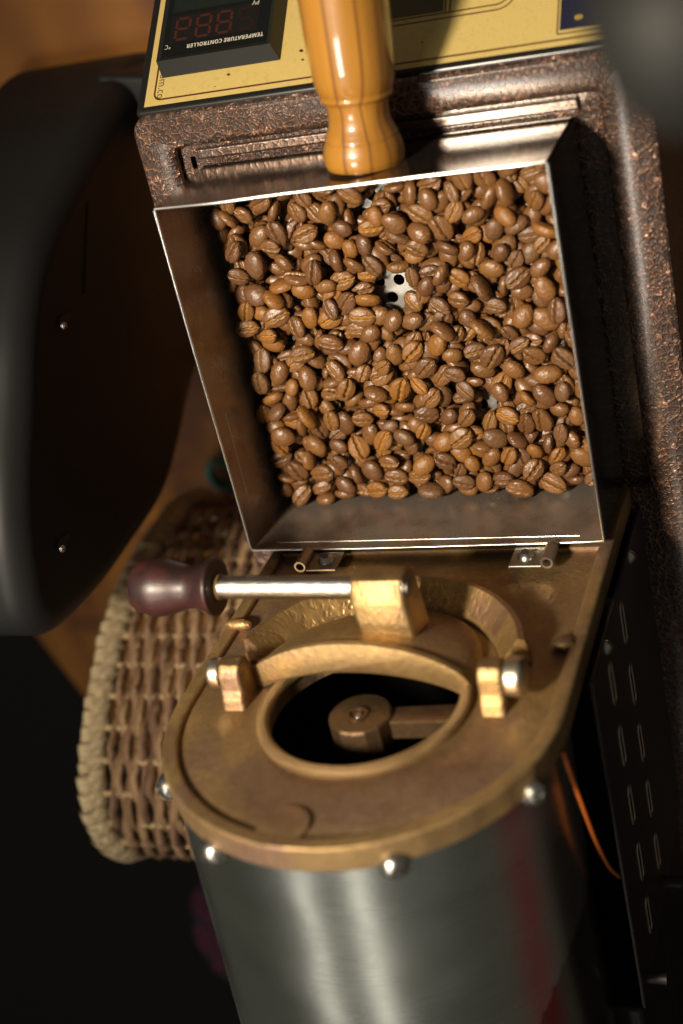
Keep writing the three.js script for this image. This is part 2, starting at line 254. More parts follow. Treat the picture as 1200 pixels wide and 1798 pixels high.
{ // temperature display: bevelled black block standing on the panel
  const s = 0.006, pts = (x0, s0, x1, s1, h) => [[x0, h, -s0], [x1, h, -s0], [x1, h, -s1], [x0, h, -s1]];
  const A = pts(-0.0828, 0.0138, -0.0345, 0.062, 0.0004), B = pts(-0.0831, 0.0172, -0.0368, 0.060, s), C = pts(-0.0815, 0.0188, -0.0384, 0.0585, s - 0.0006);
  const loft = (a, b) => [0, 1, 2, 3].flatMap((i) => { const j = (i + 1) % 4; return [a[i], a[j], b[j], a[i], b[j], b[i]].flat(); });
  const g = new THREE.BufferGeometry(); g.setAttribute('position', new THREE.Float32BufferAttribute([...loft(A, B), ...loft(B, C)], 3)); g.computeVertexNormals();
  const disp = P('temperature_display', pan(boxUV(g)), STD({ color: lin(0.012, 0.012, 0.010), roughness: 0.3 }));
  const cw = 1024, k = cw / 0.0431, c = document.createElement('canvas'); c.width = cw; c.height = Math.round(0.0397 * k); const q = c.getContext('2d');
  const X = (x) => (-0.0384 - x) * k, Y = (t) => (t - 0.0188) * k, L = (m) => m * k;
  q.fillStyle = '#0c0d0c'; q.fillRect(0, 0, cw, c.height); q.fillStyle = '#14110f'; q.fillRect(X(-0.0428), Y(0.0248), L(0.0365), L(0.012)); q.fillStyle = '#151a16'; q.fillRect(X(-0.0428), Y(0.0385), L(0.0365), L(0.012));
  q.fillStyle = '#b9b3a2'; q.font = `bold ${Math.round(L(0.0023))}px sans-serif`; q.textBaseline = 'alphabetic'; q.fillText('TEMPERATURE CONTROLLER', X(-0.0400), Y(0.0232), L(0.0335));
  q.font = `${Math.round(L(0.0026))}px sans-serif`; q.fillText('°C', X(-0.0780), Y(0.0242)); q.fillText('PV', X(-0.0432), Y(0.0378));
  const seg = (x, t, w, h, on, col) => { const a = L(0.0011), e = [[1, 0, 0], [0, 0, 1], [0, w, 1], [1, 0, h / 2], [0, 0, 1, h / 2], [0, w, 1, h / 2], [1, 0, h]]; q.strokeStyle = col; q.lineWidth = a; e.forEach(([hz, dx, dy, oy = 0], i) => { if (!on[i]) return; const x0 = X(x) + L(dx ? (hz ? 0 : w) : 0), y0 = Y(t) + L(hz ? dy : oy); q.beginPath(); if (hz) { q.moveTo(x0 + L(0.0006), y0); q.lineTo(x0 + L(w - 0.0006), y0); } else { q.moveTo(x0, y0 + L(0.0005)); q.lineTo(x0, y0 + L(h / 2 - 0.0005)); } q.stroke(); }); };
  const all = [1, 1, 1, 1, 1, 1, 1];
  [[1, 1, 0, 1, 0, 1, 1], all, all, [1, 0, 1, 1, 1, 1, 1]].forEach((on, i) => { seg(-0.0455 - i * 0.0086, 0.0260, 0.0055, 0.0092, on, i === 0 ? '#1f120e' : '#3a1a12'); seg(-0.0455 - i * 0.0086, 0.0398, 0.0055, 0.0092, all, '#181c17'); });
  P('screen', quad(-0.0815, 0.0188, -0.0384, 0.0585, s - 0.0005), canvasMat(c, { roughness: 0.22 }), undefined, disp).geometry.translate(0, 0.2, 0);
}
// cast front of the drum: arch with a raised border
const CX = 0.0045, CY = 0.0925, PZ = 0.145;
function arch(r, low, T = THREE.Shape) { const s = new T(); s.moveTo(CX - r, low); s.lineTo(CX + r, low); s.lineTo(CX + r, CY); s.absarc(CX, CY, r, 0, Math.PI); s.closePath(); return s; }
const plateShape = arch(0.0665, -0.05); plateShape.holes.push(circ(CX, CY - 0.0015, 0.0330));
const plate = P('face_plate', extr(plateShape, 0.006, 0.0006, 2, 64).translate(0, 0, PZ + 0.002), brassFace);
const sub = (parent, name, geo, mat, label) => part(parent, name, geo.translate(0, 0.2, 0), mat, label);
{
  const fl = arch(0.0682, -0.05); fl.holes.push(arch(0.0628, -0.002, THREE.Path));
  sub(plate, 'raised_border', extr(fl, 0.0095, 0.0012, 3, 64).translate(0, 0, PZ), brass);
  sub(plate, 'hole_bead', new THREE.TorusGeometry(0.0345, 0.0023, 14, 96).translate(CX, CY - 0.0015, PZ + 0.0012), brass);
  sub(plate, 'border_boss', extr(circ(CX - 0.008, CY + 0.0575, 0.0085, THREE.Shape), 0.003, 0.0008, 2).translate(0, 0, PZ + 0.0004), brassFace);
  sub(plate, 'casting_nub', boxUV(new THREE.IcosahedronGeometry(0.004, 2).scale(1, 0.8, 0.6).translate(0.0655, 0.058, PZ)), brassBright);
  sub(plate, 'casting_rib', boxUV(new THREE.IcosahedronGeometry(0.005, 1).scale(1.2, 0.5, 0.5).translate(-0.0585, 0.047, PZ)), brassRough);
  // hinge ears with a rounded nose, one each side of the opening
  const ear = new THREE.Shape(); ear.moveTo(PZ + 0.003, 0.0815); ear.lineTo(0.1365, 0.0815); ear.absarc(0.1365, 0.0873, 0.0058, -Math.PI / 2, -Math.PI * 1.42, true); ear.quadraticCurveTo(0.1415, 0.0925, 0.1430, 0.0945); ear.lineTo(PZ + 0.003, 0.0950); ear.closePath();
  for (const x of [-0.0375, 0.0535]) sub(plate, 'hinge_ear', boxUV(zy(extr(ear, 0.0085, 0.0016, 4)).translate(x, 0, 0)), brassBright);
}
// chute ring below the opening: wedge-shaped half ring, ends cut level
{
  const cy = 0.0785, prof = [[0.0425, PZ + 0.0015], [0.0435, PZ - 0.0008], [0.0500, PZ - 0.0085], [0.0520, PZ - 0.0080], [0.0535, PZ + 0.0015]], a0 = Math.PI + 0.22, a1 = 2 * Math.PI - 0.22, n = 64, pos = [];
  const pt = (k, i) => { const a = a0 + (a1 - a0) * k / n, [r, z] = prof[i]; return [CX + r * Math.cos(a), cy + r * Math.sin(a), z]; };
  const tri = (a, b, c) => pos.push(...a, ...b, ...c);
  for (let k = 0; k < n; k++) for (let i = 0; i < prof.length - 1; i++) { tri(pt(k, i), pt(k, i + 1), pt(k + 1, i + 1)); tri(pt(k, i), pt(k + 1, i + 1), pt(k + 1, i)); }
  for (const [k, f] of [[0, 1], [n, 0]]) for (let i = 1; i < prof.length - 1; i++) f ? tri(pt(k, 0), pt(k, i + 1), pt(k, i)) : tri(pt(k, 0), pt(k, i), pt(k, i + 1));
  const g = new THREE.BufferGeometry(); g.setAttribute('position', new THREE.Float32BufferAttribute(pos, 3));
  P('chute_ring', boxUV(toCreasedNormals(g, 0.5)), brassRough);
}
// discharge door: bulging shell with a flat curved top lip, boss, rod and turned knob
{
  const n = 40, m = 18, top = 0.0800, pos = [], idx = [], lip = (x, d) => { const t = x / 0.0405; return PZ + 0.0005 - d * Math.sqrt(Math.max(0, 1 - t * t * 0.97)) ** 1.25; };
  const W2 = 0.0405, bot = 0.0365;
  for (let j = 0; j <= m; j++) for (let i = 0; i <= n; i++) {
    const v = j / m, u = -1 + 2 * i / n, w = W2 * Math.sqrt(1 - Math.pow(v, 2.2) * 0.985), x = CX - 0.006 + 0.006 * v + u * w, y = top - v * (top - bot), bulge = 0.0155 * (1 - Math.pow(v, 1.6)) + 0.001;
    pos.push(x, y, PZ + 0.0012 - bulge * Math.pow(Math.max(0, 1 - u * u), 0.62));
  }
  for (let j = 0; j < m; j++) for (let i = 0; i < n; i++) { const a = j * (n + 1) + i, b = a + 1, c = a + n + 1, d = c + 1; idx.push(a, b, c, b, d, c); }
  const g = new THREE.BufferGeometry(); g.setAttribute('position', new THREE.Float32BufferAttribute(pos, 3)); g.setIndex(idx); g.computeVertexNormals();
  const door = P('discharge_door', boxUV(g), brass);
  const so = [], si = []; for (let i = 0; i <= n; i++) { const u = -1 + 2 * i / n, x = CX - 0.006 + u * (W2 + 0.0006); so.push([x, PZ + 0.0004 - 0.0172 * Math.pow(Math.max(0, 1 - u * u), 0.62)]); si.push([CX - 0.006 + u * (W2 - 0.004), PZ + 0.0035 - 0.0085 * Math.pow(Math.max(0, 1 - u * u), 0.8)]); }
  const ls = poly([...so, ...si.reverse()]);
  sub(door, 'top_lip', boxUV(xz(extr(ls, 0.0026, 0.0005, 2)).translate(0, top + 0.0022, 0)), brass);
  const bs = new THREE.Shape(); bs.moveTo(0.142, 0.0700); bs.lineTo(0.1185, 0.0735); bs.quadraticCurveTo(0.1105, 0.0725, 0.1100, 0.0665); bs.quadraticCurveTo(0.1105, 0.0575, 0.119, 0.0575); bs.lineTo(0.142, 0.0535); bs.closePath();
  sub(door, 'boss', boxUV(zy(extr(bs, 0.0195, 0.0016, 3)).translate(0.0195, 0, 0)), brassBright);
  sub(door, 'handle_rod', rod([-0.0585, 0.0668, 0.1150], [0.0190, 0.0680, 0.1152], 0.0041, 28), rodSteel);
  sub(door, 'rod_hole_shade', along(new THREE.CylinderGeometry(0.0030, 0.0030, 0.0006, 24), [0.0198, 0.0680, 0.1152], [1, 0, 0]), holeShade);  // dark disc standing in for the shaded hole at the boss end
  const k = lathe([[0.0001, 0], [0.0052, 0.0007], [0.0083, 0.0030], [0.0097, 0.0075], [0.0099, 0.0115], [0.0090, 0.0160], [0.0077, 0.0205], [0.0072, 0.0235], [0.0076, 0.0265], [0.0089, 0.0298], [0.0097, 0.0318], [0.0095, 0.0330], [0.0080, 0.0334], [0.0030, 0.0335], [0.0001, 0.0335]], 56);
  sub(door, 'handle_knob', along(k.scale(1.06, 1, 1.06), [-0.0838, 0.0664, 0.1149], [1, 0.012, 0]), knobWood, 'dark red turned wooden knob');
  sub(door, 'knob_collar', along(new THREE.CylinderGeometry(0.0046, 0.0046, 0.0016, 24), [-0.0498, 0.0669, 0.1150], [1, 0, 0]), brass);
}
for (const [x, s] of [[-0.0462, -1], [0.0540, 1]]) {                    // hinge bolts
  const h = s > 0 ? 0.0062 : 0.0046, r = s > 0 ? 0.0066 : 0.0052;
  const b = P('hinge_bolt', along(lathe([[0.0001, h / 2], [r * 0.6, h / 2], [r * 0.88, h * 0.40], [r, h * 0.2], [r, -h * 0.3], [r * 0.96, -h / 2]], s > 0 ? 12 : 40), [x + s * h * 0.5, 0.0875, 0.1365], [s, 0, 0]), STD({ color: lin(0.72, 0.63, 0.48), roughness: 0.34, metalness: 1 }));
  sub(b, 'pin', along(new THREE.CylinderGeometry(0.003, 0.003, 0.003, 24), [x - s * 0.001, 0.0875, 0.1365], [s, 0, 0]), rodSteel);
}
// drum: steel shell running back from the face, dark chamber inside
const DM = new THREE.Matrix4().makeTranslation(CX, CY, 0.1495).multiply(new THREE.Matrix4().makeRotationY(-0.045));
const shellG = new THREE.CylinderGeometry(0.0685, 0.0662, 0.26, 128, 1, true).rotateX(Math.PI / 2).translate(0, 0, 0.13).applyMatrix4(DM);
P('drum_shell', shellG, drumSteel);
P('drum_chamber', new THREE.CylinderGeometry(0.0635, 0.0635, 0.2, 64, 1, true).rotateX(Math.PI / 2).translate(CX, CY, 0.254), drumInside);
P('chamber_back', new THREE.CircleGeometry(0.0635, 64).rotateY(Math.PI).translate(CX, CY, 0.353), drumInside);
{ // paddle hub and arm seen through the opening
  const c = [0.0018, 0.0902], ag = P('agitator', boxUV(extr(circ(...c, 0.0108, THREE.Shape), 0.0115, 0.0009, 3, 48).translate(0, 0, 0.1505)), bronzeDark);
  sub(ag, 'arm', boxUV(extr(poly([[c[0] + 0.006, 0.0845], [0.036, 0.0815], [0.0395, 0.0860], [0.036, 0.0905], [c[0] + 0.008, 0.0925]]), 0.0075, 0.0008, 2).translate(0, 0, 0.1522)), bronzeDark);
  const ring = circ(c[0] - 0.0004, c[1] + 0.0012, 0.0037, THREE.Shape); ring.holes.push(circ(c[0] - 0.0004, c[1] + 0.0012, 0.0026)); sub(ag, 'collar', boxUV(extr(ring, 0.0014, 0.0003).translate(0, 0, 0.1495)), bronzeDark);
  sub(ag, 'axle_end', new THREE.SphereGeometry(0.0017, 20, 14).scale(1, 1, 0.7).translate(c[0] + 0.0002, c[1] + 0.002, 0.1503), screwSteel);
}
function domeScrew(name, at, dir, r, parent) {
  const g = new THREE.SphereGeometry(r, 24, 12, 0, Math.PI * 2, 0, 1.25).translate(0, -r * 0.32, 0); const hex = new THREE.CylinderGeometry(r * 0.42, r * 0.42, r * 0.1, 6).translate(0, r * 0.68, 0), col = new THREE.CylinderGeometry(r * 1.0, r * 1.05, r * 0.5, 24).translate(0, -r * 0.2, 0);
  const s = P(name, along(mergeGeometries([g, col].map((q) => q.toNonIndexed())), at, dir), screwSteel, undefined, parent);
  sub(s, 'socket_shade', along(hex, at, dir), holeShade); return s;  // hex disc in dark steel, in place of a shaded recess
}
for (const [a, z] of [[119, 0.1562], [66.4, 0.1545], [24.3, 0.1545], [150, 0.1535]]) {
  const t = THREE.MathUtils.degToRad(a), d = [Math.cos(t), Math.sin(t), 0]; domeScrew('drum_screw', [CX + 0.0690 * d[0], CY + 0.0690 * d[1], z], d, 0.0047);
}
{ // lower side sheets with two rows of slots
  const s = poly([[0.153, -0.045], [0.153, 0.069], [0.305, 0.069], [0.305, -0.045]]);
  for (let i = 0; i < 6; i++) for (const [y, o] of [[0.0135, 0.0135], [0.0435, 0.018]]) { const z = 0.1605 + o - 0.0135 + i * 0.0275, h = new THREE.Path(); if (z > 0.285) continue; h.absarc(z + 0.0012, y, 0.0023, Math.PI / 2, -Math.PI / 2); h.lineTo(z + 0.0135, y - 0.0023); h.absarc(z + 0.0135, y, 0.0023, -Math.PI / 2, Math.PI / 2); s.holes.push(h); }
  const slots = s.holes, slotGlint = STD({ color: lin(0.4, 0.33, 0.26), roughness: 0.3, metalness: 0.9 });  // lips coloured brighter than the sheet, glints on the slot edges put in
  const sp = P('side_panel', boxUV(zy(extr(s, 0.0014, 0.0003, 1)).translate(0.0762, 0, 0)), STD({ color: lin(0.045, 0.03, 0.028), roughness: 0.35, metalness: 0.5 }));
  for (const h of slots) { const q = h.getPoints(8).map((p) => V(0.0762, p.y, p.x)); sub(sp, 'slot_edge_glint', new THREE.TubeGeometry(new THREE.CatmullRomCurve3(q, true), 40, 0.0006, 6, true), slotGlint); }
  P('side_panel', box(0.0014, 0.112, 0.152, -0.0660, 0.0125, 0.229, 0.0003), blackMetal);
  for (const [y, z] of [[-0.0134, 0.1565], [0.0441, 0.1565]]) domeScrew('panel_screw', [0.0764, y, z], [1, 0, 0], 0.0028);
  P('under_sheet', box(0.1405, 0.0014, 0.34, 0.0048, 0.016, 0.325, 0.0003), blackMetal);
  P('rear_cover', box(0.139, 0.112, 0.19, 0.0048, 0.0125, 0.402, 0.002), blackMetal);
  for (const [y, z] of [[0.0099, 0.2978], [0.061, 0.2971]]) P('standoff', rod([0.0758, y, z], [0.0840, y, z], 0.0024, 18), STD({ color: lin(0.05, 0.045, 0.04), roughness: 0.5, metalness: 0.8 }));
}
const clipFont = await new FontLoader().loadAsync('fonts/droid/droid_sans_bold.typeface.json');
for (const [x, m] of [[-0.0365, 1], [0.0435, -1]]) {                    // spring clips with a screw, on the ledge under the tray rim
  const clip = P('clip', box(0.0125, 0.0190, 0.0011, x, 0.0040, 0.1432, 0.0004), STD({ color: lin(0.34, 0.32, 0.27), roughness: 0.42, metalness: 1, bumpMap: scratch, bumpScale: 0.00006 }));
  const rs = circ(0, 0, 0.0024, THREE.Shape); rs.holes.push(circ(0, 0, 0.0015));
  sub(clip, 'rolled_edge', boxUV(xz(extr(rs, 0.0112, 0.0003, 2, 20)).translate(x - m * 0.0083, 0.0135, 0.1416)), STD({ color: lin(0.45, 0.40, 0.33), roughness: 0.4, metalness: 1 }));
  const tx = new TextGeometry('TAIWAN', { font: clipFont, size: 0.0011, depth: 0.00012, curveSegments: 3 }); tx.rotateX(Math.PI); tx.translate(x - 0.0022, 0.0026, 0.1425); sub(clip, 'embossed_text', boxUV(tx), rodSteel);
  const sc = domeScrew('clip_screw', [x + m * 0.0006, 0.0074, 0.1424], [0, 0.25, -1], 0.0036, clip);
  sc.geometry.translate(0, 0.2, 0); clip.remove(sc); clip.add(sc); const so = sc.children[0]; sc.remove(so); so.name = 'screw_socket_shade'; clip.add(so);
}
finish(ro);

// ------------------------------------------------------------------ bean tray
const TL = 0.1412, TD = 0.0455, th = 0.0009;
const tr = thing('bean_tray', 'square open steel tray full of roasted beans with an amber wooden handle', 'tray', [0, -0.0475, 0]);
const T = (name, geo, mat, label, parent) => part(parent ?? tr, name, geo.translate(0, 0.0475, 0), mat, label);
function wall(ax, at, from, to, out, bow) {                              // folded sheet wall with a faintly wavy bright rim
  const n = 40, pos = [], ins = [], H2 = [0, -0.0035, -0.012, -0.03, -0.0468];
  const p = (i, y, o) => { const t = i / n, s = from + (to - from) * t, w = bow(t), q = at + o * th * out; return ax === 'z' ? [s, y + w * (1 + y / 0.0468), q] : [q, y + w * (1 + y / 0.0468), s]; };
  const Q = (a, b, c, d) => pos.push(...a, ...b, ...c, ...a, ...c, ...d);
  for (let i = 0; i < n; i++) { for (let k = 0; k < 4; k++) { ins.push(...p(i, H2[k], 0), ...p(i + 1, H2[k], 0), ...p(i + 1, H2[k + 1], 0), ...p(i, H2[k], 0), ...p(i + 1, H2[k + 1], 0), ...p(i, H2[k + 1], 0)); Q(p(i, H2[k], 1), p(i, H2[k + 1], 1), p(i + 1, H2[k + 1], 1), p(i + 1, H2[k], 1)); } Q(p(i, -0.0468, 0), p(i + 1, -0.0468, 0), p(i + 1, -0.0468, 1), p(i, -0.0468, 1)); }
  const g = new THREE.BufferGeometry(); g.setAttribute('position', new THREE.Float32BufferAttribute(pos, 3)); g.computeVertexNormals();
  const m = T('tray_wall', boxUV(toCreasedNormals(g, 0.6)), trayOuter);
  const gi = new THREE.BufferGeometry(); gi.setAttribute('position', new THREE.Float32BufferAttribute(ins, 3)); gi.computeVertexNormals(); T('inner_face', boxUV(toCreasedNormals(gi, 0.6)), traySteel, undefined, m);
  const rim = new THREE.TubeGeometry(new THREE.CatmullRomCurve3(Array.from({ length: n + 1 }, (_, i) => V(...p(i, 0, 0.5)))), n, 0.00062, 8);
  T('rim', rim, edgeSteel, undefined, m);
}
wall('z', 0, -0.07, 0.07, -1, (t) => 0.0014 * Math.exp(-(((t - 0.17) / 0.12) ** 2)) - 0.0009 * Math.exp(-(((t - 0.75) / 0.2) ** 2)) - 0.0006 * smooth(0.95, 1, t) );
wall('z', TL, -0.07, 0.07, 1, (t) => 0.0006 * Math.sin(t * 4.2) - 0.0006 * smooth(0.96, 1, t));
wall('x', -0.07, 0, TL, -1, (t) => 0.0004 * Math.sin(t * 5));
wall('x', 0.07, 0, TL, 1, (t) => 0.0005 * Math.sin(t * 3) );
T('fold_line', rod([-0.0605, -0.0044, TL - 0.00005], [0.061, -0.0042, TL - 0.00005], 0.00022, 8), edgeSteel);
T('fold_line', rod([-0.06995, -0.0092, 0.085], [-0.06995, -0.0085, 0.125], 0.0001, 8), edgeSteel);
{
  const s = poly([[-0.07, 0], [0.07, 0], [0.07, TL], [-0.07, TL]]), px = 0.0078, pz = px * 0.866;
  for (let j = 0; j * pz < TL - 0.006; j++) for (let i = -9; i <= 9; i++) { const x = i * px + (j % 2 ? px / 2 : 0) + 0.0012, z = 0.0042 + j * pz; if (Math.abs(x) < 0.0665) s.holes.push((() => { const p = new THREE.Path(); for (let k = 0; k < 18; k++) { const a = -k / 18 * 2 * Math.PI; k ? p.lineTo(x + 0.0022 * Math.cos(a), z + 0.0022 * Math.sin(a)) : p.moveTo(x + 0.0022, z); } p.closePath(); return p; })()); }
  T('perforated_floor', boxUV(xz(new THREE.ExtrudeGeometry(s, { depth: 0.0008, bevelEnabled: false, curveSegments: 6 })).translate(0, -TD, 0)), floorSteel);
}
{ // turned handle along -z
  const prof = [[0.0001, 0.0004], [0.0120, 0.0004], [0.0136, 0.0012], [0.0141, 0.0030], [0.0140, 0.0062], [0.0131, 0.0092], [0.0127, 0.0100], [0.0127, 0.0107], [0.0119, 0.0125], [0.0109, 0.0150], [0.0105, 0.0180], [0.0107, 0.0212], [0.0112, 0.0228], [0.0124, 0.0234], [0.0127, 0.0243], [0.0126, 0.0252], [0.0134, 0.0275], [0.0140, 0.0310], [0.0146, 0.0400], [0.0150, 0.0560], [0.0151, 0.0720], [0.0146, 0.0880], [0.0130, 0.1000], [0.0090, 0.1080], [0.0001, 0.1100]];
  const g = along(lathe(prof, 72), [0.0030, -0.0205, -0.0009], [0.068, -0.03, -1]);
  T('wooden_handle', g, handleWood, 'glossy amber turned wooden handle with dark stripes');
  T('handle_ferrule', along(new THREE.CylinderGeometry(0.009, 0.009, 0.0006, 32), [0.0030, -0.0205, -0.0011], [0, 0, -1]), edgeSteel);
}

// ------------------------------------------------------------------ coffee beans
function beanGeo(k, nu = 30, nv = 54) {
  const r = (i) => hash(k * 31 + i, k * 17 + 3, 200 + i), A = 0.00432 * (0.88 + 0.24 * r(8)), B = 0.00336 * (0.9 + 0.2 * r(9)), HT = 0.00235 * (0.9 + 0.2 * r(10)), HB = 0.00158, pos = [], col = [], idx = [];
  const bend = (r(1) - 0.5) * 0.9, dep = 0.0008 + 0.0006 * r(2), wid = 0.0003 + 0.00016 * r(3), skew = (r(4) - 0.5) * 0.3, pinch = (r(5) - 0.5) * 0.35, nz = (x, y, z, f, q) => vnoise(x * f + 0.37 * y * f + 0.5, z * f + 0.61 * y * f + 0.5, 64, q);
  for (let i = 0; i <= nu; i++) for (let j = 0; j <= nv; j++) {
    const t = Math.PI * i / nu, q = j / nv * 2 - 1, ph = Math.PI * Math.sign(q) * Math.pow(Math.abs(q), 1.45), s = Math.sin(t), cx = Math.cos(t);   // ph = 0 in the crease
    let x = A * cx, z = B * s * Math.sin(ph) * (1 + pinch * cx), y = -Math.cos(ph) * s; z += skew * A * 0.25 * (1 - cx * cx);
    const rad = Math.hypot(x / A, z / B);
    y = y >= 0 ? HT * Math.pow(y, 0.92) : -HB * Math.pow(-y, 0.55) * (0.9 + 0.1 * s);
    let c = 0;
    if (Math.cos(ph) > 0) {
      const zc = bend * 0.0011 * Math.sin(cx * 2.4) + (r(6) - 0.5) * 0.00045 + skew * A * 0.25 * (1 - cx * cx) + 0.00018 * Math.sin(cx * 11 + k), d = (z - zc) / wid, e = Math.exp(-d * d), lips = Math.exp(-(((Math.abs(z - zc) - 0.0011) / 0.0006) ** 2)), fade = smooth(0, 0.25, s);
      y += dep * e * fade - 0.00022 * lips * fade; c = Math.exp(-(((z - zc) / (wid * 1.35)) ** 2)) * fade;
    }
    const wr = (nz(x * 400, y * 400, z * 400, 1, 211 + k) - 0.5) * 0.00045 + (nz(x * 700, y * 900, z * 1500, 1, 231 + k) - 0.5) * 0.00014; const m = 1 + wr / 0.004;
    pos.push(x * m, y * m, z * m);
    const mott = smooth(0.35, 0.75, nz(x * 330, y * 330, z * 330, 1, 255 + k)), tone = (0.8 + 0.26 * nz(x * 700, y * 700, z * 700, 1, 251 + k) + 0.16 * nz(x * 2500, y * 2500, z * 2500, 1, 252)) * (1 + 0.22 * mott), skin = sat(c * (0.55 + 0.8 * nz(x * 2000, y * 1000, z * 1000, 1, 261)));
    const gold = [2.3, 2.7, 2.2]; col.push(...[0, 1, 2].map((n) => tone * [1, 1 + 0.03 * mott, 1 - 0.15 * mott][n] * (1 + (gold[n] - 1) * skin * (r(7) > 0.25 ? 0.85 : 0.25))));
  }
  for (let i = 0; i < nu; i++) for (let j = 0; j < nv; j++) { const a = i * (nv + 1) + j, b = a + 1, c = a + nv + 1, d = c + 1; idx.push(a, b, c, b, d, c); }
  let g = new THREE.BufferGeometry(); g.setAttribute('position', new THREE.Float32BufferAttribute(pos, 3)); g.setAttribute('color', new THREE.Float32BufferAttribute(col, 3)); g.setIndex(idx);
  g = mergeVertices(g, 1e-7); g.computeVertexNormals();
  // outward winding
  const p = g.attributes.position, n = g.attributes.normal; let sgn = 0; for (let i = 0; i < p.count; i += 7) sgn += p.getX(i) * n.getX(i) + p.getY(i) * n.getY(i) + p.getZ(i) * n.getZ(i);
  if (sgn < 0) { const ix = g.index.array; for (let i = 0; i < ix.length; i += 3) [ix[i], ix[i + 1]] = [ix[i + 1], ix[i]]; g.computeVertexNormals(); }
  return boxUVIndexed(g);
}
function boxUVIndexed(g) { const p = g.attributes.position, uv = []; for (let i = 0; i < p.count; i++) uv.push(p.getX(i) * 60, p.getZ(i) * 60 + p.getY(i) * 40); g.setAttribute('uv', new THREE.Float32BufferAttribute(uv, 2)); return g; }
const beanB = tex(512, (u, v) => 0.35 * fbm(u, v, 10, 271, 3) + 0.35 * fbm(u, v, 40, 275, 3) + 0.3 * (1 - Math.abs(2 * fbm(u * 1, v * 0.5, 16, 281, 3) - 1)), false, 1);
const tones = [[[0.132, 0.057, 0.020], 'mid brown'], [[0.104, 0.044, 0.018], 'dark brown'], [[0.160, 0.070, 0.021], 'light brown'], [[0.115, 0.053, 0.023], 'greyish brown'], [[0.185, 0.075, 0.016], 'amber brown']].map(([c, n], i) => [PHY({ color: lin(...c), vertexColors: true, roughness: 0.36 + 0.03 * i, bumpMap: beanB, bumpScale: 0.00013, specularIntensity: 1 }), n]);
const beanGeos = Array.from({ length: 14 }, (_, k) => beanGeo(k)), fewGeos = [0, 3, 6].map((k) => beanGeo(k, 16, 26));
{
  const cell = 0.0005, NX = 280, NZ = 283, map = new Float32Array(NX * NZ).fill(-TD), own = new Int16Array(NX * NZ).fill(-1), beans = [], gaps = [[-0.0030, 0.0515, 0.0064], [0.0255, 0.1015, 0.0052], [0.0129, 0.1000, 0.0028], [-0.0320, 0.1000, 0.0014], [0.0080, 0.1400, 0.0015], [0.0590, 0.1390, 0.0020], [-0.0072, 0.0180, 0.0010]];
  const M = new THREE.Matrix4(), Mi = new THREE.Matrix3();
  function stamp(q, sc, x, z) {                                            // heights of an ellipsoid's lower and upper surface on the grid
    const R3 = new THREE.Matrix3().setFromMatrix4(M.makeRotationFromQuaternion(q)).elements, ax = [0.00435 * sc, 0.00188 * sc, 0.0033 * sc], S = [0, 0, 0, 0, 0, 0]; // symmetric Q = R diag(1/a^2) R^T
    for (let a = 0; a < 3; a++) { const w = 1 / (ax[a] * ax[a]), v = [R3[a * 3], R3[a * 3 + 1], R3[a * 3 + 2]]; S[0] += w * v[0] * v[0]; S[1] += w * v[0] * v[1]; S[2] += w * v[0] * v[2]; S[3] += w * v[1] * v[1]; S[4] += w * v[1] * v[2]; S[5] += w * v[2] * v[2]; }
    const out = [], rad = 0.0050 * sc;
    for (let j = Math.max(0, Math.floor((z - rad) / cell)); j <= Math.min(NZ - 1, (z + rad) / cell); j++) for (let i = Math.max(0, Math.floor((x - rad + 0.07) / cell)); i <= Math.min(NX - 1, (x + rad + 0.07) / cell); i++) {
      const dx = (i + 0.5) * cell - 0.07 - x, dz = (j + 0.5) * cell - z, A = S[3], Bq = S[1] * dx + S[4] * dz, C = S[0] * dx * dx + 2 * S[2] * dx * dz + S[5] * dz * dz - 1, D = Bq * Bq - A * C;
      if (D > 0) { const r = Math.sqrt(D); out.push([j * NX + i, (-Bq - r) / A, (-Bq + r) / A]); }
    }
    return out;
  }
  const extent = (q, sc, v) => { const R3 = new THREE.Matrix3().setFromMatrix4(M.makeRotationFromQuaternion(q)).elements, ax = [0.00455 * sc, 0.0021 * sc, 0.0034 * sc]; let s = 0; for (let a = 0; a < 3; a++) s += (ax[a] * R3[a * 3 + v]) ** 2; return Math.sqrt(s); };
  const N = 1020;
  for (let k = 0; k < N; k++) {
    const roll = rnd() < 0.46 ? Math.PI + rr(-0.35, 0.35) : rnd() < 0.72 ? rr(-0.4, 0.4) : (rnd() < 0.5 ? -1 : 1) * rr(0.9, 1.9), sc = rr(0.85, 1.17);
    let best = null;
    for (let t = 0; t < 26; t++) {
      const q = new THREE.Quaternion().setFromEuler(new THREE.Euler(roll, rr(0, 6.283), rr(-0.3, 0.3), 'YXZ')), ex = extent(q, sc, 0), ez = extent(q, sc, 2), x = rr(-0.0695 + ex, 0.0695 - ex), z = rr(0.0006 + ez, TL - 0.0006 - ez);
      if (gaps.some(([gx, gz, gr]) => Math.hypot(x - gx, z - gz) < gr + 0.0025)) continue;
      const st = stamp(q, sc, x, z); let y = -1; for (const [c, lo] of st) y = Math.max(y, map[c] - lo);
      let under = 0; for (const [c, lo] of st) under += y + lo - map[c]; const cost = y + 0.35 * under / st.length + rr(0, 0.0012);
      if (!best || cost < best.cost) best = { q, sc, x, z, y, st, cost };
    }
    if (!best) continue;
    best.y -= 0.0004; const id = beans.length; beans.push(best);
    for (const [c, , hi] of best.st) if (best.y + hi > map[c]) { map[c] = best.y + hi; own[c] = id; }
  }
  const seen = new Float32Array(beans.length); for (let c = 0; c < own.length; c++) if (own[c] >= 0) { const z = Math.floor(c / NX) * cell; seen[own[c]] += z < 0.018 ? 0.1 : 1; }
